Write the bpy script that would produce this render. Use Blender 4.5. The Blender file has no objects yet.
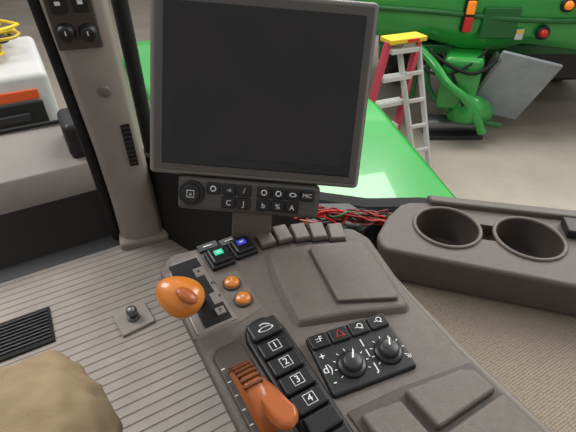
import bpy, bmesh, math, random
from mathutils import Vector, Matrix, Euler
random.seed(4)
scene=bpy.context.scene
try: scene.view_settings.view_transform='Standard'
except Exception: pass
COL=bpy.context.collection
def s2l(c):
    return tuple(((x/255)/12.92 if x/255<=.04045 else ((x/255+.055)/1.055)**2.4) for x in c)
def mat(name,rgb,rough=.5,metal=0,spec=.5,noise=.0,nscale=60,bump=0,bscale=400,emis=None,coat=0,speck=0):
    m=bpy.data.materials.new(name);m.use_nodes=True;nt=m.node_tree;b=nt.nodes['Principled BSDF']
    c=s2l(rgb);b.inputs['Base Color'].default_value=(*c,1);b.inputs['Roughness'].default_value=rough
    b.inputs['Metallic'].default_value=metal;b.inputs['Specular IOR Level'].default_value=spec
    b.inputs['Coat Weight'].default_value=coat
    if noise>0 or bump>0:
        tc=nt.nodes.new('ShaderNodeTexCoord')
    if noise>0:
        n=nt.nodes.new('ShaderNodeTexNoise');n.inputs['Scale'].default_value=nscale;n.inputs['Detail'].default_value=9 if speck else 5
        if speck:n.inputs['Roughness'].default_value=speck
        nt.links.new(tc.outputs['Object'],n.inputs['Vector'])
        r=nt.nodes.new('ShaderNodeValToRGB');r.color_ramp.elements[0].position=.3;r.color_ramp.elements[1].position=.7
        r.color_ramp.elements[0].color=(*[max(0,x*(1-noise)) for x in c],1);r.color_ramp.elements[1].color=(*[min(1,x*(1+noise)) for x in c],1)
        nt.links.new(n.outputs['Fac'],r.inputs['Fac']);nt.links.new(r.outputs['Color'],b.inputs['Base Color'])
    if bump>0:
        n2=nt.nodes.new('ShaderNodeTexNoise');n2.inputs['Scale'].default_value=bscale;n2.inputs['Detail'].default_value=2
        nt.links.new(tc.outputs['Object'],n2.inputs['Vector'])
        bp=nt.nodes.new('ShaderNodeBump');bp.inputs['Strength'].default_value=bump;bp.inputs['Distance'].default_value=.002
        nt.links.new(n2.outputs['Fac'],bp.inputs['Height']);nt.links.new(bp.outputs['Normal'],b.inputs['Normal'])
    if emis:
        b.inputs['Emission Color'].default_value=(*s2l(emis[0]),1);b.inputs['Emission Strength'].default_value=emis[1]
    return m
M_con=mat('console_plastic',(99,91,84),.45,noise=.12,nscale=120,bump=.45,bscale=800,speck=.7)
M_con2=mat('console_plastic_light',(113,104,97),.46,noise=.08,nscale=120,bump=.35,bscale=800)
M_con3=mat('console_plastic_dark',(72,65,61),.5,bump=.3,bscale=800)
M_tray=mat('tray_plastic',(90,82,76),.48,noise=.12,nscale=90,bump=.45,bscale=700,speck=.7)
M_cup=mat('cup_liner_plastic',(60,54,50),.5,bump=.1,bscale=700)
M_pil=mat('pillar_plastic',(148,139,132),.55,noise=.05,nscale=12,bump=.25,bscale=600)
M_sill=mat('sill_plastic',(130,124,118),.55,noise=.05,nscale=12,bump=.25,bscale=600)
M_floor=mat('cab_floor_rubber',(152,143,135),.5,noise=.10,nscale=9,bump=.2,bscale=300)
M_floord=mat('cab_floor_groove',(126,117,110),.7)
M_blk=mat('black_plastic',(24,24,26),.45,bump=.15,bscale=800)
M_blkm=mat('black_matte',(16,16,17),.8)
M_key=mat('key_black',(24,24,27),.35)
M_keyg=mat('key_charcoal',(43,42,44),.4)
M_wht=mat('icon_white',(230,230,230),.5)
M_mon=mat('monitor_grey',(86,82,79),.45,bump=.1,bscale=900)
M_rim=mat('monitor_rim',(122,118,114),.4)
M_bez=mat('monitor_bezel',(11,11,12),.2)
M_scr=mat('monitor_glass',(24,17,19),.06,spec=.45,noise=.5,nscale=9)
M_org=mat('orange_plastic',(216,128,44),.3,coat=.35,noise=.06,nscale=40)
M_org3=mat('orange_throttle',(172,92,40),.38,coat=.15,noise=.06,nscale=40)
M_orgb=mat('orange_brown',(104,56,32),.45)
M_green=mat('machine_green',(44,154,62),.25,coat=.5,noise=.08,nscale=2)
M_greend=mat('machine_green_dark',(28,98,44),.35)
M_yel=mat('safety_yellow',(232,200,48),.5)
M_red=mat('red_plastic',(205,40,30),.4)
M_pink=mat('ladder_fibreglass',(200,66,88),.45)
M_alu=mat('aluminium',(204,204,202),.42,metal=.15,noise=.06,nscale=20)
M_steel=mat('steel_grey',(120,122,124),.35,metal=.7)
M_plate=mat('grey_plate',(146,152,158),.45,noise=.14,nscale=4)
M_conc=mat('concrete',(166,156,143),.55,noise=.14,nscale=1.1,speck=.65)
M_wall=mat('shop_wall',(150,150,150),.8,noise=.04,nscale=1)
M_khaki=mat('khaki_cloth',(146,125,96),.85,noise=.10,nscale=25,bump=.6,bscale=500)
M_boot=mat('boot_leather',(80,58,40),.6)
M_white=mat('white_paint',(200,200,199),.5,noise=.05,nscale=5)
M_orange2=mat('orange_paint',(220,90,36),.45)
M_amber=mat('amber_lens',(250,140,40),.2,emis=((255,130,30),.3))
M_lgreen=mat('icon_green',(60,200,160),.4,emis=((60,210,170),.4))
M_lblue=mat('icon_blue',(60,70,200),.4,emis=((70,80,235),.3))
M_gate=mat('gate_silver',(136,130,124),.4,metal=.2)
M_wired=mat('wire_darkred',(128,26,26),.45)
M_wirep=mat('wire_pink',(190,100,92),.45)
def mat_weave():
    m=mat('woven_mat',(165,150,130),.85);nt=m.node_tree;b=nt.nodes['Principled BSDF']
    tc=nt.nodes.new('ShaderNodeTexCoord')
    v=nt.nodes.new('ShaderNodeTexVoronoi');v.inputs['Scale'].default_value=230;v.inputs['Randomness'].default_value=.25
    nt.links.new(tc.outputs['Object'],v.inputs['Vector'])
    r=nt.nodes.new('ShaderNodeValToRGB');r.color_ramp.elements[0].color=(*s2l((166,153,135)),1);r.color_ramp.elements[1].color=(*s2l((108,97,84)),1)
    r.color_ramp.elements[0].position=.15;r.color_ramp.elements[1].position=.7
    nt.links.new(v.outputs['Distance'],r.inputs['Fac']);nt.links.new(r.outputs['Color'],b.inputs['Base Color'])
    bp=nt.nodes.new('ShaderNodeBump');bp.inputs['Strength'].default_value=.6;bp.inputs['Distance'].default_value=.002;bp.invert=True
    nt.links.new(v.outputs['Distance'],bp.inputs['Height']);nt.links.new(bp.outputs['Normal'],b.inputs['Normal'])
    return m
M_weave=mat_weave()

def empty(name,M=None):
    o=bpy.data.objects.new(name,None);COL.objects.link(o)
    if M is not None:o.matrix_world=M
    return o
def fin(name,bm,m,parent=None,bevel=0,seg=3,smooth=None,loc=None,rot=None,sub=0):
    bmesh.ops.recalc_face_normals(bm,faces=bm.faces)
    me=bpy.data.meshes.new(name);bm.to_mesh(me);bm.free()
    o=bpy.data.objects.new(name,me);COL.objects.link(o);me.materials.append(m)
    if smooth is None: smooth=bevel>0
    for p in me.polygons:p.use_smooth=smooth
    if bevel>0:
        md=o.modifiers.new('b','BEVEL');md.width=bevel;md.segments=seg;md.limit_method='ANGLE';md.angle_limit=math.radians(28);md.harden_normals=True
    if sub:
        md=o.modifiers.new('s','SUBSURF');md.levels=sub;md.render_levels=sub
    if loc is not None:o.location=loc
    if rot is not None:o.rotation_euler=rot
    if parent:o.parent=parent
    return o
def box(name,c,s,m,parent=None,bevel=.002,rot=(0,0,0),seg=3):
    bm=bmesh.new();bmesh.ops.create_cube(bm,size=1);bmesh.ops.scale(bm,vec=s,verts=bm.verts)
    return fin(name,bm,m,parent,bevel,seg,loc=c,rot=rot)
def prism(name,pts,z0,z1,m,parent=None,bevel=.003,seg=3,top=None,loc=None,rot=None):
    bm=bmesh.new();n=len(pts);top=top or pts
    b=[bm.verts.new((x,y,z0)) for x,y in pts];t=[bm.verts.new((x,y,z1)) for x,y in top]
    bm.faces.new(b[::-1]);bm.faces.new(t)
    for i in range(n):bm.faces.new((b[i],b[(i+1)%n],t[(i+1)%n],t[i]))
    return fin(name,bm,m,parent,bevel,seg,loc=loc,rot=rot)
def cyl(name,c,r,h,m,parent=None,bevel=.001,rot=(0,0,0),r2=None,n=32,sc=None):
    bm=bmesh.new();bmesh.ops.create_cone(bm,cap_ends=True,segments=n,radius1=r,radius2=r if r2 is None else r2,depth=h)
    return fin(name,bm,m,parent,bevel,2,smooth=True,loc=c,rot=rot)
def lathe(name,prof,m,parent=None,loc=(0,0,0),rot=(0,0,0),n=40):
    bm=bmesh.new();rings=[]
    for r,z in prof:
        rings.append([bm.verts.new((max(r,1e-5)*math.cos(2*math.pi*i/n),max(r,1e-5)*math.sin(2*math.pi*i/n),z)) for i in range(n)])
    for a,b in zip(rings,rings[1:]):
        for i in range(n):bm.faces.new((a[i],a[(i+1)%n],b[(i+1)%n],b[i]))
    return fin(name,bm,m,parent,0,smooth=True,loc=loc,rot=rot)
def tube(name,pts,r,m,parent=None,cyclic=False,res=6,smooth=True):
    cu=bpy.data.curves.new(name,'CURVE');cu.dimensions='3D';cu.bevel_depth=r;cu.bevel_resolution=3;cu.resolution_u=res;cu.use_fill_caps=True
    sp=cu.splines.new('NURBS' if smooth else 'POLY');sp.points.add(len(pts)-1)
    for p,q in zip(sp.points,pts):p.co=(*q,1)
    if smooth: sp.order_u=3;sp.use_endpoint_u=True
    sp.use_cyclic_u=cyclic
    cu.materials.append(m);o=bpy.data.objects.new(name,cu);COL.objects.link(o)
    if parent:o.parent=parent
    return o
def text(name,s,c,size,m,parent=None,rot=(0,0,0)):
    cu=bpy.data.curves.new(name,'FONT');cu.body=s;cu.size=size;cu.extrude=.0002;cu.align_x='CENTER';cu.align_y='CENTER';cu.materials.append(m)
    o=bpy.data.objects.new(name,cu);COL.objects.link(o);o.location=c;o.rotation_euler=rot
    if parent:o.parent=parent
    return o
def ring(name,c,R,r,m,parent=None,rot=(0,0,0),sc=None):
    bm=bmesh.new();n=36;k=8;V=[]
    for i in range(n):
        a=2*math.pi*i/n
        V.append([bm.verts.new(((R+r*math.cos(2*math.pi*j/k))*math.cos(a),(R+r*math.cos(2*math.pi*j/k))*math.sin(a),r*math.sin(2*math.pi*j/k))) for j in range(k)])
    for i in range(n):
        for j in range(k):bm.faces.new((V[i][j],V[(i+1)%n][j],V[(i+1)%n][(j+1)%k],V[i][(j+1)%k]))
    if sc:bmesh.ops.scale(bm,vec=sc,verts=bm.verts)
    return fin(name,bm,m,parent,0,smooth=True,loc=c,rot=rot)
def frame(o,x,y):
    x=Vector(x).normalized();y=Vector(y);z=x.cross(y).normalized();y=z.cross(x)
    return Matrix((( x.x,y.x,z.x,o[0]),(x.y,y.y,z.y,o[1]),(x.z,y.z,z.z,o[2]),(0,0,0,1)))

# ============ CAB FLOOR ============
bm=bmesh.new();prof=[];yy=-.3
while yy<1.66:
    prof+= [(yy,0),(yy+.027,0),(yy+.0285,-.002),(yy+.0325,-.002)];yy+=.034
prof.append((yy,0))
A=[bm.verts.new((-1.0,y,z)) for y,z in prof];B=[bm.verts.new((.95,y,z)) for y,z in prof]
for i in range(len(prof)-1):
    f=bm.faces.new((A[i],B[i],B[i+1],A[i+1]));f.material_index=1 if prof[i][1]<0 and prof[i+1][1]<0 else 0
a=bm.verts.new((-1,yy,-.06));b=bm.verts.new((.95,yy,-.06));c=bm.verts.new((.95,-.3,-.06));d=bm.verts.new((-1,-.3,-.06))
bm.faces.new((A[-1],B[-1],b,a));bm.faces.new((a,b,c,d));bm.faces.new((A[0],d,c,B[0]))
fl=fin('floor_cab_mat',bm,M_floor);fl.data.materials.append(M_floord)
g=empty('floor_vent_grille')
box('vent_frame',(-.33,1.30,.004),(.2,.175,.012),M_blkm,g,.003)
for i in range(9):
    box('vent_slat_%d'%i,(-.33,1.235+i*.0165,.012),(.185,.006,.008),M_keyg,g,.001)
g=empty('floor_foot_switch')
box('plate',(.03,1.17,.006),(.12,.11,.014),M_pil,g,.004,rot=(0,0,.1))
cyl('collar',(.03,1.17,.02),.022,.016,M_steel,g)
lathe('ball',[(0,.02),(.012,.019),(.018,.012),(.02,0),(.016,-.012),(.01,-.02)],M_steel,g,loc=(.03,1.17,.048))

# ============ CAB FRONT WALL / SILL ============
g=empty('cab_front_sill')
bm=bmesh.new()
pr=[(1.62,0),(1.68,.02),(1.735,.235),(1.74,.265),(1.79,.34),(2.12,.40),(2.2,.38),(2.2,-.05),(1.62,-.05)]
A=[bm.verts.new((-1.0,y,z)) for y,z in pr];B=[bm.verts.new((.20,y-.0,z)) for y,z in pr]
for i in range(len(pr)):
    j=(i+1)%len(pr);f=bm.faces.new((A[i],B[i],B[j],A[j]));f.material_index=1 if i in(2,3,4,5) else 0
bm.faces.new(A);bm.faces.new(B[::-1])
o=fin('front_panel',bm,M_blk,g,.006);o.data.materials.append(M_sill)
tube('window_seal',[(-1,2.13,.41),(-.4,2.13,.41),(.18,2.10,.41)],.009,M_blkm,g)
box('pillar_foot_cover',(.09,1.93,.42),(.16,.22,.16),M_blk,g,.03)

pts=[(.24,1.66,.40),(.50,1.02,.49),(.60,.66,.615),(.68,.56,.65),(.90,.355,.665),(1.35,-.05,.665)]
g=empty('wall_right')
bm=bmesh.new();V=[]
for i,(x,y,z) in enumerate(pts):
    n=Vector((.75,.66)) if i>1 else Vector((.93,.37))
    V.append([bm.verts.new((x,y,-.05)),bm.verts.new((x,y,z-.01)),bm.verts.new((x+.01*n.x,y+.01*n.y,z)),bm.verts.new((x+n.x*.05,y+n.y*.05,z)),bm.verts.new((x+n.x*.05,y+n.y*.05,-.05))])
for p,q in zip(V,V[1:]):
    for j in range(5):bm.faces.new((p[j],q[j],q[(j+1)%5],p[(j+1)%5]))
bm.faces.new(V[0]);bm.faces.new(V[-1][::-1])
fin('lower_panel',bm,M_blkm,g,.0,smooth=False)
prism('side_shelf',[(.385,.50),(.385,.62),(.47,.72),(.56,.67),(.575,.585),(.50,.55),(.465,.49)],.50,.645,M_blk,None,.008)
prism('platform_mat',[(.38,-.25),(.38,.40),(.395,.48),(.46,.475),(.52,.49),(.60,.49),(1.1,.12),(1.25,-.05),(1.2,-.25)],.55,.61,M_weave,None,.006)
prism('platform_base',[(.385,-.24),(.385,.42),(.47,.45),(.56,.45),(1.08,.12),(1.2,-.05),(1.18,-.24)],0.0,.55,M_con3,None,.004)

# ============ PILLAR ============
top=Vector((.185,1.43,1.45));bot=Vector((.19,1.62,0))
up=(top-bot).normalized()
PF=frame(bot,(.985,-.17,0),up)
pil=empty('cab_pillar',PF)
bm=bmesh.new()
sec=[(-.095,-.05),(-.095,.005),(-.075,.03),(-.03,.045),(.04,.045),(.075,.03),(.088,0),(.088,-.05)]
lv=[(-.02,1.12,0),(.02,1.0,0),(.25,.93,0),(.5,.90,-.004),(.8,.95,-.01),(1.1,1.0,-.016),(1.5,1.03,-.02)]
V=[[bm.verts.new((x*s+dx,y,z)) for x,z in sec] for y,s,dx in lv]
for p,q in zip(V,V[1:]):
    for j in range(len(sec)):bm.faces.new((p[j],p[(j+1)%len(sec)],q[(j+1)%len(sec)],q[j]))
bm.faces.new(V[0]);bm.faces.new(V[-1])
fin('pillar_cover',bm,M_pil,pil,.008,3)
box('pillar_base_trim',(0,.02,.0),(.21,.05,.12),M_pil,pil,.015)
tube('door_seal',[(-.115,0,-.03),(-.108,.4,-.03),(-.12,.9,-.03),(-.135,1.45,-.03)],.02,M_blkm,pil)
box('slot_recess',(.035,.52,.044),(.032,.18,.006),M_blkm,pil,.004)
for i in range(9):box('slot_rib_%d'%i,(.035,.445+i*.019,.048),(.026,.006,.004),M_keyg,pil,.001)
lathe('round_cap',[(0,.008),(.014,.008),(.019,.005),(.021,0)],M_con2,pil,loc=(.0,.74,.046))
box('switch_plate',(-.03,1.0,.05),(.125,.23,.014),M_con3,pil,.006)
for i,(x,y) in enumerate([(-.058,.94),(-.0,.935)]):
    lathe('knob_%d'%i,[(0,.03),(.018,.03),(.022,.026),(.026,.0)],M_blk,pil,loc=(x,y,.056))
    box('knob_mark_%d'%i,(x,y+.006,.087),(.003,.012,.002),M_wht,pil,0)
    box('rocker_%d'%i,(x,1.02,.06),(.042,.055,.014),M_blk,pil,.004)
    box('rocker_icon_%d'%i,(x,1.02,.0675),(.014,.010,.001),M_wht,pil,0)
tube('windscreen_seal',[(.30,1.64,.38),(.29,1.56,.8),(.275,1.50,1.5)],.026,M_blkm)

# ============ MONITOR ============
MF=frame((.256,.524,1.028),(.843,-.533,-.07),(.26,.295,.918))
mon=empty('touchscreen_monitor',MF)
box('housing',(0,0,-.014),(.306,.252,.026),M_mon,mon,.007)
box('housing_rim',(0,0,-.006),(.302,.248,.014),M_rim,mon,.004)
box('inner_frame',(0.001,0,.0005),(.292,.238,.0035),M_mon,mon,.0015)
box('bezel',(0.002,-.001,.002),(.270,.216,.0034),M_bez,mon,.0015)
box('screen_glass',(0.003,-.002,.0038),(.240,.188,.0012),M_scr,mon,.0004)
SX=.004
box('keypad_strip',(-.010+SX,-.1515,-.010),(.209,.050,.022),M_mon,mon,.007)
KY=-.141
cyl('rotary_ring',(-.0925+SX,-.150,.004),.0185,.008,M_blk,mon,.001)
cyl('rotary_cap',(-.0925+SX,-.150,.009),.013,.006,M_key,mon,.001)
tube('rotary_mark',[(-.0975+SX,-.155,.0125),(-.0875+SX,-.155,.0125),(-.0875+SX,-.145,.0125),(-.0975+SX,-.145,.0125)],.0006,M_wht,mon,cyclic=True,smooth=False)
text('rotary_x','x',(-.0925+SX,-.150,.0125),.008,M_wht,mon)
kx=[-.061,-.038,-.016,.013,.034,.055,.076]
gl=['o','-o','/','O','Q','o','MIC']
for i,x in enumerate(kx):
    x+=SX
    for r in range(2):
        if r==1 and i in(0,6):continue
        box('key_%d_%d'%(r,i),(x,KY-.0195*r,.003),(.0195,.0168,.006),M_key,mon,.002)
        s=[gl[i],['','C','J','b','%','A',''][i]][r]
        if r==0 and i in(0,3,4,5):
            ring('key_icon_%d_%d'%(r,i),(x,KY-.0195*r,.0064),.0036,.0008,M_wht,mon,sc=(1.2,.7,1) if i==5 else None)
        else:
            text('key_icon_%d_%d'%(r,i),s,(x,KY-.0195*r,.0062),.011 if len(s)<2 else .008,M_wht,mon)
box('mount_stem',(-.0,-.20,-.022),(.060,.085,.02),M_con,mon,.006,rot=(.15,0,0))
box('mount_arm',(-.0,-.10,-.05),(.06,.16,.03),M_con3,mon,.006)

# ============ ARMREST CONSOLE ============
con=empty('armrest_control_console')
out=[(.066,-.1),(.062,.30),(.060,.475),(.085,.503),(.20,.487),(.30,.455),(.362,.418),(.370,.385),(.343,.27),(.334,.17),(.334,-.1)]
low=[(.095,-.1),(.095,.30),(.095,.44),(.11,.46),(.20,.45),(.30,.42),(.355,.39),(.37,.37),(.355,.27),(.345,.17),(.345,-.1)]
prism('console_body',low,.62,.82,M_con,con,.010,4,top=out)
prism('side_step',[(.34,.395),(.377,.388),(.366,.27),(.360,.17),(.360,-.1),(.33,-.1)],.66,.795,M_con2,con,.010,4)
prism('console_pedestal',[(.13,-.05),(.13,.36),(.30,.34),(.30,-.05)],0,.64,M_con3,con,.01)
hump=[(.176,.29),(.186,.37),(.205,.432),(.27,.418),(.345,.388),(.356,.37),(.326,.242),(.316,.236),(.25,.262)]
ht=[(.188,.292),(.198,.364),(.213,.421),(.27,.408),(.338,.380),(.346,.368),(.318,.251),(.312,.247),(.252,.272)]
prism('lid_base',hump,.815,.829,M_con,con,.004,3,top=ht)
prism('lid_gap',[(.240,.290),(.262,.394),(.268,.399),(.337,.373),(.342,.366),(.317,.262),(.311,.256)],.825,.8295,M_con3,con,0)
prism('storage_lid',[(.2420,.292),(.2635,.392),(.268,.397),(.336,.372),(.340,.365),(.3155,.263),(.311,.2575)],.822,.8345,M_con,con,.0025,3)
for i,(x,y,a) in enumerate([(.224,.458,-.10),(.251,.453,-.16),(.277,.443,-.26),(.302,.431,-.34),(.326,.415,-.42)]):
    box('tab_gap_%d'%i,(x,y,.820),(.0275,.040,.006),M_blk,con,.002,rot=(0,0,a))
    box('tab_button_%d'%i,(x,y,.824),(.0235,.037,.011),M_con2,con,.003,rot=(0,0,a))
for i,(x,y,w) in enumerate([(.146,.452,M_lgreen),(.184,.456,M_lblue)]):
    box('rocker_frame_%d'%i,(x,y,.822),(.035,.039,.010),M_blk,con,.003)
    box('rocker_cap_%d'%i,(x,y,.829),(.028,.032,.009),M_key,con,.004,rot=(.06,0,0))
    box('rocker_lit_%d'%i,(x,y+.001,.8345),(.013,.010,.0012),w,con,.0004,rot=(.06,0,0))
    box('rocker_mark_%d'%i,(x,y+.001,.8352),(.006,.003,.0006),M_wht,con,0,rot=(.06,0,0))
for i,(x,y) in enumerate([(.141,.486),(.174,.482)]):
    box('label_plate_%d'%i,(x,y,.8215),(.031,.016,.004),M_blk,con,.0015)
    box('label_mark_%d'%i,(x,y,.8239),(.014,.002,.0006),M_wht,con,0)
prism('gate_surround',[(.064,.335),(.066,.46),(.084,.484),(.126,.482),(.130,.425),(.160,.42),(.160,.340),(.13,.332)],.80,.8215,M_con2,con,.004)
prism('gate_plate',[(.069,.338),(.071,.455),(.082,.476),(.120,.476),(.124,.338)],.812,.8235,M_gate,con,.003)
slot=[(.076,.469),(.117,.469),(.117,.450),(.103,.450),(.103,.430),(.114,.430),(.114,.395),(.106,.395),(.106,.372),(.117,.372),(.117,.343),(.082,.343),(.082,.376),(.088,.376),(.088,.41),(.081,.41),(.081,.44),(.076,.44)]
prism('gate_slot',slot,.82,.8248,M_blkm,con,0)
for i,(s,x,y) in enumerate([('R',.111,.441),('N',.120,.41),('F',.119,.384),('P',.075,.40)]):
    text('gate_letter_%d'%i,s,(x-.001,y,.8241),.007,M_blk,con)
box('p_button',(.108,.357,.826),(.012,.012,.005),M_gate,con,.001)
text('p_button_letter','P',(.108,.357,.8288),.008,M_blk,con)
tube('lever_stem',[(.094,.385,.815),(.090,.382,.84),(.075,.375,.858)],.007,M_blk,con)
bm=bmesh.new();bmesh.ops.create_uvsphere(bm,u_segments=32,v_segments=20,radius=1)
for v in bm.verts:
    x,y,z=v.co
    w=1-.18*y
    v.co=(x*.0245*w,y*.0295,z*.020*(1-.12*y)+.003*y*y)
fin('lever_knob',bm,M_org,con,0,smooth=True,loc=(.0645,.367,.868),rot=(.25,-.2,.65))
bm=bmesh.new();bmesh.ops.create_uvsphere(bm,u_segments=24,v_segments=14,radius=1);bmesh.ops.scale(bm,vec=(.009,.014,.006),verts=bm.verts)
fin('lever_thumb_button',bm,M_org3,con,0,smooth=True,loc=(.069,.349,.883),rot=(.35,.15,.65))
for i,(x,y) in enumerate([(.141,.397),(.142,.363)]):
    cyl('push_bezel_%d'%i,(x,y,.822),.0125,.006,M_con3,con)
    lathe('push_button_%d'%i,[(0,.006),(.008,.0055),(.010,.003),(.0105,0)],M_org,con,loc=(x,y,.824))
    text('push_icon_%d'%i,'n' if i else '/',(x,y,.8304),.010,M_wht,con)
ks=[(.117,.10),(.116,.300),(.122,.317),(.135,.325),(.150,.325),(.163,.316),(.167,.300),(.162,.10)]
prism('keypad_base',ks,.81,.826,M_blk,con,.005,3)
box('key_top',(.142,.303,.829),(.040,.026,.008),M_keyg,con,.006)
ring('key_top_icon',(.142,.299,.8335),.006,.0008,M_wht,con,sc=(1.5,.5,1))
tube('key_top_arrow',[(.137,.306,.8335),(.143,.309,.8335),(.149,.303,.8335)],.0008,M_wht,con)
ys=[.273,.248,.223,.198,.173,.148]
for i,y in enumerate(ys):
    box('key_num_%d'%i,(.140,y,.829),(.037,.0225,.009),M_key,con,.003)
    if i<4:
        text('key_digit_%d'%i,str(i+1),(.1405,y,.8338),.0115,M_wht,con)
        bmr=[(-.006,-.006),(.006,-.006),(.006,.006),(-.006,.006)]
        tube('key_digit_frame_%d'%i,[(.1405+a,y+b,.8338) for a,b in bmr],.0005,M_wht,con,cyclic=True,smooth=False)
# throttle
prism('throttle_recess',[(.074,.10),(.074,.30),(.083,.310),(.106,.310),(.112,.302),(.112,.10)],.80,.8235,M_con3,con,.003)
TY=.232
lathe('throttle_wheel',[(0,.010),(.040,.010),(.043,.007),(.043,-.007),(.040,-.010),(0,-.010)],M_org3,con,loc=(.092,TY,.812),rot=(0,math.pi/2,0))
for i in range(9):
    a=math.radians(14+i*10)
    box('wheel_rib_%d'%i,(.092,TY+.0435*math.cos(a),.812+.0435*math.sin(a)),(.021,.0035,.005),M_orgb,con,.001,rot=(a+math.pi/2,0,0))
bm=bmesh.new()
pp=[(-.009,.238),(-.010,.215),(-.008,.192),(-.002,.178),(.008,.174),(.019,.179),(.023,.189),(.018,.202),(.011,.222),(.004,.240)]
b=[bm.verts.new((.098+x,y,.840)) for x,y in pp];t=[bm.verts.new((.100+x*.8+.001,.210+(y-.210)*.9,.855-(abs(y-.225)*.14))) for x,y in pp]
bm.faces.new(b[::-1]);bm.faces.new(t)
for i in range(len(pp)):
    j=(i+1)%len(pp);bm.faces.new((b[i],b[j],t[j],t[i]))
fin('throttle_paddle',bm,M_org3,con,.005,4)
for i in range(6):
    box('throttle_scale_%d'%i,(.078,.19+i*.018,.8238),(.004,.0012,.0006),M_wht,con,0)
# hvac dial panel
DP=frame((.223,.221,.823),(math.cos(-.15),math.sin(-.15),0),(.20,.97,.06))
dp=empty('dial_panel',DP);dp.parent=con
box('panel_face',(0,0,0),(.105,.078,.010),M_blk,dp,.004)
for i in range(4):
    x=-.0392+i*.026
    box('square_key_%d'%i,(x,.0275,.006),(.0238,.018,.005),M_key,dp,.002)
    if i==1:
        tube('hazard_icon',[(x-.005,.024,.0088),(x+.005,.024,.0088),(x,.033,.0088)],.0008,M_red,dp,cyclic=True,smooth=False)
    else:
        text('sq_icon_%d'%i,['::F','','-Q','-Q'][i],(x,.0285,.0086),.010,M_wht,dp)
for i,x in enumerate([-.017,.030]):
    lathe('dial_skirt_%d'%i,[(0,.005),(.0145,.005),(.0165,.003),(.017,0)],M_key,dp,loc=(x,-.012,.004))
    lathe('dial_cap_%d'%i,[(0,.009),(.009,.009),(.0115,.007),(.012,0)],M_keyg,dp,loc=(x,-.012,.007))
    box('dial_pointer_%d'%i,(x+.003,-.006,.0163),(.0018,.010,.0008),M_wht,dp,0,rot=(0,0,-.5))
    for k in range(9):
        a=math.radians(-30+k*30)
        box('dial_tick_%d_%d'%(i,k),(x+.0195*math.cos(a),-.012+.0195*math.sin(a),.0055),(.003,.001,.0006),M_wht,dp,0,rot=(0,0,a))
for i,(s,x,y) in enumerate([('+',-.044,.008),('d)',-.045,-.008),('-',-.044,-.024),('J',.007,-.024),('I',.007,.008),('I',.007,-.006),('*',.0495,-.028)]):
    text('dial_icon_%d'%i,s,(x,y,.0055),.014,M_wht,dp)
# pads at rear
prism('rear_recess',[(.168,.172),(.236,.166),(.326,.150),(.326,-.05),(.170,-.05)],.81,.8225,M_con3,con,.003)
prism('palm_pad_small',[(.176,.160),(.222,.152),(.226,.03),(.176,.03)],.818,.831,M_con,con,.004,4)
prism('palm_pad_large',[(.232,.158),(.304,.146),(.316,.138),(.318,.110),(.234,.110)],.818,.832,M_con,con,.004,4)
prism('palm_pad_rear',[(.234,.104),(.320,.104),(.320,-.02),(.234,-.02)],.818,.831,M_con,con,.004,4)

# ============ CUP HOLDER TRAY ============
tray=empty('cup_holder_tray')
to=[(.475,.445),(.474,.465),(.486,.49),(.55,.53),(.60,.548),(.625,.545),(.65,.53),(1.2,.05),(.98,-.10)]
lo=[(.49,.445),(.49,.465),(.50,.485),(.55,.52),(.60,.535),(.625,.532),(.65,.515),(1.18,.03),(.985,-.08)]
body=prism('tray_body',lo,.612,.70,M_tray,tray,.010,4,top=to)
cups=[(.628,.437),(.742,.330)]
def cutter(c,r,h,z):
    bm=bmesh.new();bmesh.ops.create_cone(bm,cap_ends=True,segments=48,radius1=r*.86,radius2=r,depth=h)
    me=bpy.data.meshes.new('cut');bm.to_mesh(me);bm.free();o=bpy.data.objects.new('cut',me);COL.objects.link(o);o.location=(c[0],c[1],z);return o
cs=[cutter(c,.062,.084,.665) for c in cups]
bm=bmesh.new();bmesh.ops.create_cube(bm,size=1);bmesh.ops.scale(bm,vec=(.09,.05,.05),verts=bm.verts)
me=bpy.data.meshes.new('cut');bm.to_mesh(me);bm.free();o=bpy.data.objects.new('cut',me);COL.objects.link(o);o.location=(.685,.384,.70);o.rotation_euler=(0,0,math.radians(-43));cs.append(o)
for c in cs:
    md=body.modifiers.new('bo','BOOLEAN');md.operation='DIFFERENCE';md.object=c;md.solver='EXACT'
bpy.context.view_layer.update()
dg=bpy.context.evaluated_depsgraph_get();me=bpy.data.meshes.new_from_object(body.evaluated_get(dg))
body.modifiers.clear();body.data=me
for c in cs:bpy.data.objects.remove(c)
for i,c in enumerate(cups):
    ring('cup_rim_%d'%i,(c[0],c[1],.701),.065,.004,M_con,tray)
    lathe('cup_liner_%d'%i,[(.0,.627),(.050,.627),(.0525,.630),(.061,.70)],M_cup,tray,loc=(c[0],c[1],0))
prism('tray_raised_edge',[(.665,.535),(1.2,.068),(1.18,.045),(.655,.51)],.69,.712,M_tray,tray,.006)
box('tray_socket',(.835,.30,.709),(.035,.05,.02),M_blk,tray,.005,rot=(0,0,-.75))

# ============ WIRES ============
w=empty('wire_bundle')
for i in range(20):
    m=[M_red,M_wired,M_blk,M_wired,M_wirep][i%5]
    if i==9:m=M_greend
    p=[];n=8;sp=random.uniform(.012,.034);y0=random.uniform(-.02,.015)
    for k in range(n):
        t=k/(n-1)
        x=.410+.170*t+random.uniform(-.012,.012);y=.668+y0-.118*t+random.uniform(-sp,sp)
        p.append((x,y,.650+random.uniform(0,.032)))
    tube('wire_%d'%i,p,.0023,m,w)

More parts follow.
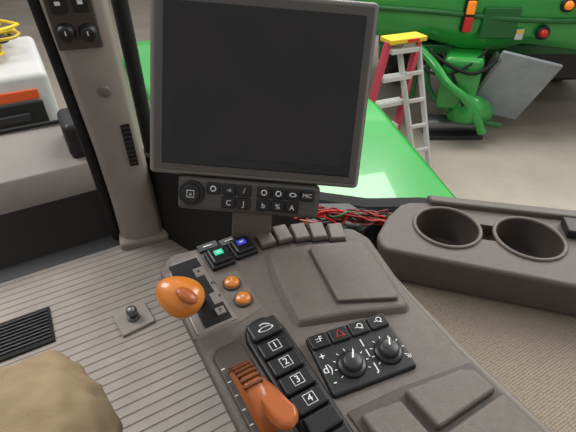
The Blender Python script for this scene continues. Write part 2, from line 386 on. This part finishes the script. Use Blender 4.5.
# ============ OPERATOR ============
op=empty('seated_operator')
def skin(name,vs,es,rad,m,parent,root=0,disp=.016):
    me=bpy.data.meshes.new(name);me.from_pydata(vs,es,[]);o=bpy.data.objects.new(name,me);COL.objects.link(o)
    o.modifiers.new('skin','SKIN')
    for i,r in enumerate(rad):
        me.skin_vertices[0].data[i].radius=(r,r)
        me.skin_vertices[0].data[i].use_root=(i==root)
    s=o.modifiers.new('sub','SUBSURF');s.levels=3;s.render_levels=4
    tx=bpy.data.textures.new('folds','CLOUDS');tx.noise_scale=.055
    d=o.modifiers.new('d','DISPLACE');d.texture=tx;d.strength=disp;d.mid_level=.5
    me.materials.append(m);o.parent=parent
    o.modifiers['skin'].use_smooth_shade=True
    return o
vs=[(-.20,-.12,.62),(-.20,-.14,.80),(-.11,-.06,.60),(-.13,.15,.625),(-.140,.34,.655),(-.155,.46,.66),(-.17,.53,.58),(-.19,.56,.34),(-.20,.58,.12),
    (-.31,-.06,.60),(-.38,.15,.62),(-.43,.33,.65),(-.47,.45,.65),(-.475,.49,.55),(-.48,.51,.33),(-.485,.53,.12)]
es=[(0,1),(0,2),(2,3),(3,4),(4,5),(5,6),(6,7),(7,8),(0,9),(9,10),(10,11),(11,12),(12,13),(13,14),(14,15)]
rd=[.13,.14,.11,.108,.102,.096,.088,.07,.066,.11,.105,.095,.088,.082,.068,.066]
skin('trousers',vs,es,rd,M_khaki,op,disp=.034)
for i,(x,y) in enumerate([(-.20,.58),(-.485,.53)]):
    skin('boot_%d'%i,[(x,y,.13),(x,y+.01,.065),(x,y+.10,.055),(x,y+.19,.048)],[(0,1),(1,2),(2,3)],[.055,.055,.050,.042],M_boot,op,disp=.002)
st=empty('operator_seat')
box('cushion',(-.20,-.08,.43),(.50,.50,.12),M_con3,st,.04,seg=5)
box('backrest',(-.20,-.40,.78),(.50,.12,.68),M_con3,st,.04,seg=5,rot=(.12,0,0))
box('pedestal',(-.20,-.08,.19),(.30,.34,.38),M_blk,st,.02)

# ============ SHOP ============
GZ=-1.4
box('floor',(4,5,GZ-.05),(30,26,.1),M_conc,None,0)
box('wall_far',(4,17.9,1.1),(30,.2,5),M_wall,None,0)
box('wall_right_side',(18.9,5,1.1),(.2,26,5),M_wall,None,0)
box('wall_left_side',(-10.9,5,1.1),(.2,26,5),M_wall,None,0)

th=empty('tractor_hood')
prism('hood_shell',[(.62,1.55),(.80,1.20),(1.30,.80),(1.60,1.02),(2.04,2.2),(2.45,4.2),(2.3,4.7),(.85,4.7),(.66,4.2)],-.75,.04,M_green,th,.06,5)
prism('hood_underframe',[(.8,1.7),(1.3,1.35),(1.8,2.4),(2.1,4.3),(1.0,4.3)],GZ,-.70,M_blk,th,.02)

# green combine
CF=frame((4.77,3.55,GZ),(.866,-.5,0),(.5,.866,0))
cb=empty('combine_harvester',CF)
bm=bmesh.new()
secs=[(-1.6,0,.14),(-.7,.0,.10),(-.2,-.05,-.02),(.2,-.08,-.03),(.5,-.10,.05),(1.2,-.12,-.02),(2.2,0,.05),(3.2,.2,.1)]
pr=[(-.02,1.40),(.03,1.20),(.12,1.10),(.4,1.05),(2.6,1.05),(2.6,3.0),(.6,3.0),(.15,2.5),(-.02,1.9)]
V=[[bm.verts.new((x,y+dy,z+(dz if z<1.5 else 0))) for y,z in pr] for x,dy,dz in secs]
for p,q in zip(V,V[1:]):
    for i in range(len(pr)):
        j=(i+1)%len(pr);bm.faces.new((p[i],q[i],q[j],p[j]))
bm.faces.new(V[0]);bm.faces.new(V[-1][::-1])
fin('body_shell',bm,M_green,cb,.03,4)
tube('body_moulding',[(-1.5,-.03,1.58),(-.6,-.04,1.53),(.2,-.13,1.46),(1.2,-.17,1.44),(2.4,-.02,1.52)],.03,M_greend,cb)
box('side_panel',(.10,-.11,1.42),(.42,.04,.34),M_greend,cb,.03)
box('lower_rail',(.6,.2,1.05),(3.6,.12,.12),M_greend,cb,.02)
box('under_chassis',(1.2,1.3,.80),(2.6,1.6,.55),M_blk,cb,.05)
box('axle_housing',(-.55,.9,.85),(.9,.5,.35),M_blk,cb,.05)
box('bracket_post',(-.72,.15,.75),(.10,.12,.75),M_greend,cb,.02)
for i,x in enumerate([-.5,2.3]):
    lathe('tyre_%d'%i,[(.30,-.22),(.62,-.22),(.70,-.15),(.72,0),(.70,.15),(.62,.22),(.30,.22)],M_blk,cb,loc=(x,2.1,.72),rot=(0,math.pi/2,0))
    lathe('rim_%d'%i,[(0,.12),(.1,.14),(.30,.08),(.34,.2),(.34,-.2),(0,-.2)],M_yel,cb,loc=(x,2.1,.72),rot=(0,math.pi/2,0))
box('chute_plate',(.45,-.12,.66),(.78,.05,.90),M_plate,cb,.02,rot=(.35,.22,0))
box('chute_plate_edge',(.06,-.05,.66),(.05,.16,.92),M_steel,cb,.01,rot=(.35,.22,0))
prism('auger_panel',[(-.50,-.25),(-.05,-.35),(.12,.1),(-.3,.3)],.42,1.08,M_green,cb,.07,4)
lathe('auger_cone',[(0,.34),(.08,.33),(.16,.22),(.19,0),(.19,-.25),(0,-.25)],M_green,cb,loc=(-.02,-.25,.42),rot=(0,1.9,.4))
tube('green_arm',[(-.80,.05,1.15),(-.60,-.2,1.0),(-.45,-.4,.78),(-.15,-.45,.62),(.1,-.45,.2)],.055,M_green,cb)
tube('green_arm_2',[(-.60,0,1.1),(-.66,-.1,.8),(-.50,-.2,.5),(-.1,-.3,.3),(.35,-.35,.25)],.035,M_greend,cb)
tube('hose',[(-.65,-.1,1.1),(-.40,-.35,.95),(-.05,-.40,.9),(.2,-.2,1.1)],.022,M_blkm,cb)
tube('hose_2',[(-.5,-.1,1.1),(-.3,-.40,.75),(-.2,-.40,.5),(0,-.3,.3)],.018,M_blkm,cb)
tube('hose_3',[(-.9,.1,1.15),(-.8,-.2,.95),(-.5,-.3,.85),(-.2,-.35,1.0),(0,-.2,1.15)],.016,M_blkm,cb)
cyl('roller',(-.15,-.05,.14),.12,.75,M_steel,cb,.02,rot=(0,math.pi/2,0))
box('skid',(-.15,-.15,.03),(.75,.25,.05),M_keyg,cb,.01)
box('red_lamp_base',(-.28,-.09,1.50),(.11,.08,.36),M_blk,cb,.01)
box('red_lamp',(-.28,-.14,1.41),(.09,.05,.16),M_red,cb,.015)
box('amber_lamp',(-.28,-.14,1.59),(.09,.05,.14),M_amber,cb,.015)
for i,(x,z,m) in enumerate([(.62,1.32,M_red),(.80,1.62,M_amber)]):
    lathe('round_lamp_base_%d'%i,[(0,.03),(.075,.03),(.08,0)],M_blk,cb,loc=(x,-.13,z),rot=(math.pi/2,0,0))
    lathe('round_lamp_%d'%i,[(0,.06),(.04,.05),(.05,0)],m,cb,loc=(x,-.15,z),rot=(math.pi/2,0,0))
box('warning_label',(.36,-.125,1.30),(.09,.01,.12),M_white,cb,.002)
box('warning_label_2',(.36,-.13,1.33),(.08,.012,.04),M_yel,cb,.002)

# ladder
LF=frame((3.32,3.42,GZ),(.97,-.12,0),(.12,.97,0))
ld=empty('step_ladder',LF)
H=1.44
def rail(name,a,b,w,m,d=.03):
    a=Vector(a);b=Vector(b);L=(b-a).length;q=(b-a).to_track_quat('Z','Y')
    o=box(name,(a+b)/2,(w,d,L),m,ld,.004);o.rotation_mode='QUATERNION';o.rotation_quaternion=q;return o
# climbing side faces the tractor: pink fibreglass rails with broad treads; alu rear frame behind
for s in(-1,1):
    rail('front_rail_%d'%(s+1),(s*.25-.26,-.10,0),(s*.18-.02,-.06,H),.065,M_pink,.06)
    rail('rear_rail_%d'%(s+1),(s*.10+.28,-.40,0),(s*.12+.07,-.02,H-.03),.042,M_alu,.05)
for i in range(5):
    t=(i+.9)/5.2;wd=.44-.12*t
    box('tread_%d'%i,(-.26*(1-t)-.02*t,-.085,H*t),(wd,.12,.045),M_alu,ld,.004)
    box('rear_brace_%d'%i,(.28*(1-t)+.07*t,-.40+.36*t,H*t+.03),(.20+.02*t,.03,.04),M_alu,ld,.004)
box('top_cap',(0,-.03,H+.01),(.44,.20,.05),M_yel,ld,.012)
box('cap_label',(0.05,-.135,H+.01),(.14,.01,.03),M_red,ld,.002)

# white equipment with cable coils
eq=empty('white_equipment_cabinet')
box('cabinet_body',(-.75,4.2,-.6),(1.6,1.15,1.6),M_white,eq,.05,seg=4)
box('orange_panel',(-.45,3.62,.05),(.80,.03,.07),M_orange2,eq,.004)
box('black_panel',(-.45,3.61,-.12),(.82,.03,.24),M_blk,eq,.01)
box('panel_handle',(-.30,3.585,-.10),(.30,.03,.06),M_keyg,eq,.01)
box('orange_panel_low',(-.45,3.62,-.28),(.80,.03,.06),M_orange2,eq,.004)
cc=empty('yellow_extension_cords')
M_yeld=mat('cord_yellow_dark',(196,160,40),.5)  # deeper yellow cord colour, alternated with the brighter yellow and black
for i in range(20):
    cx,cy=random.uniform(-.42,-.15),random.uniform(3.95,4.55);R=random.uniform(.08,.20);z=.215+.008*i
    p=[(cx+R*math.cos(a)*random.uniform(.8,1.15),cy+R*.9*math.sin(a)*random.uniform(.8,1.15),z+.02+random.uniform(-.01,.03)) for a in [2*math.pi*k/10 for k in range(10)]]
    tube('cord_%d'%i,p,.012,[M_yel,M_yeld,M_yel,M_blk][i%4],cc,cyclic=True)

# ============ LIGHT / CAMERA ============
wd=bpy.data.worlds.new('World');scene.world=wd;wd.use_nodes=True
wd.node_tree.nodes['Background'].inputs[0].default_value=(.99,.99,.98,1);wd.node_tree.nodes['Background'].inputs[1].default_value=.50
def area(name,loc,tgt,sx,sy,e,col=(1,1,1)):
    l=bpy.data.lights.new(name,'AREA');l.shape='RECTANGLE';l.size=sx;l.size_y=sy;l.energy=e;l.color=col
    o=bpy.data.objects.new(name,l);COL.objects.link(o);o.location=loc;o.rotation_euler=(Vector(tgt)-Vector(loc)).to_track_quat('-Z','Y').to_euler();return o
area('shop_light_1',(3.5,5,4.2),(3,3,-1),4,3,300,(1,.99,.97))
area('shop_light_2',(-1.5,3.0,3.6),(.2,.6,.6),1.6,1.6,95,(1,.99,.98))
area('shop_light_3',(9,3,4.5),(8,3,-1),4,4,260,(1,.98,.95))
area('shop_light_4',(3.2,.2,3.2),(.3,.3,.7),1.4,1.4,72,(1,.97,.93))
cd=bpy.data.cameras.new('Camera');cd.lens=27;cd.sensor_width=36;cd.clip_start=.01
cam=bpy.data.objects.new('Camera',cd);COL.objects.link(cam);cam.location=(0,0,1.25);cam.rotation_euler=(math.radians(53),0,math.radians(-30));scene.camera=cam
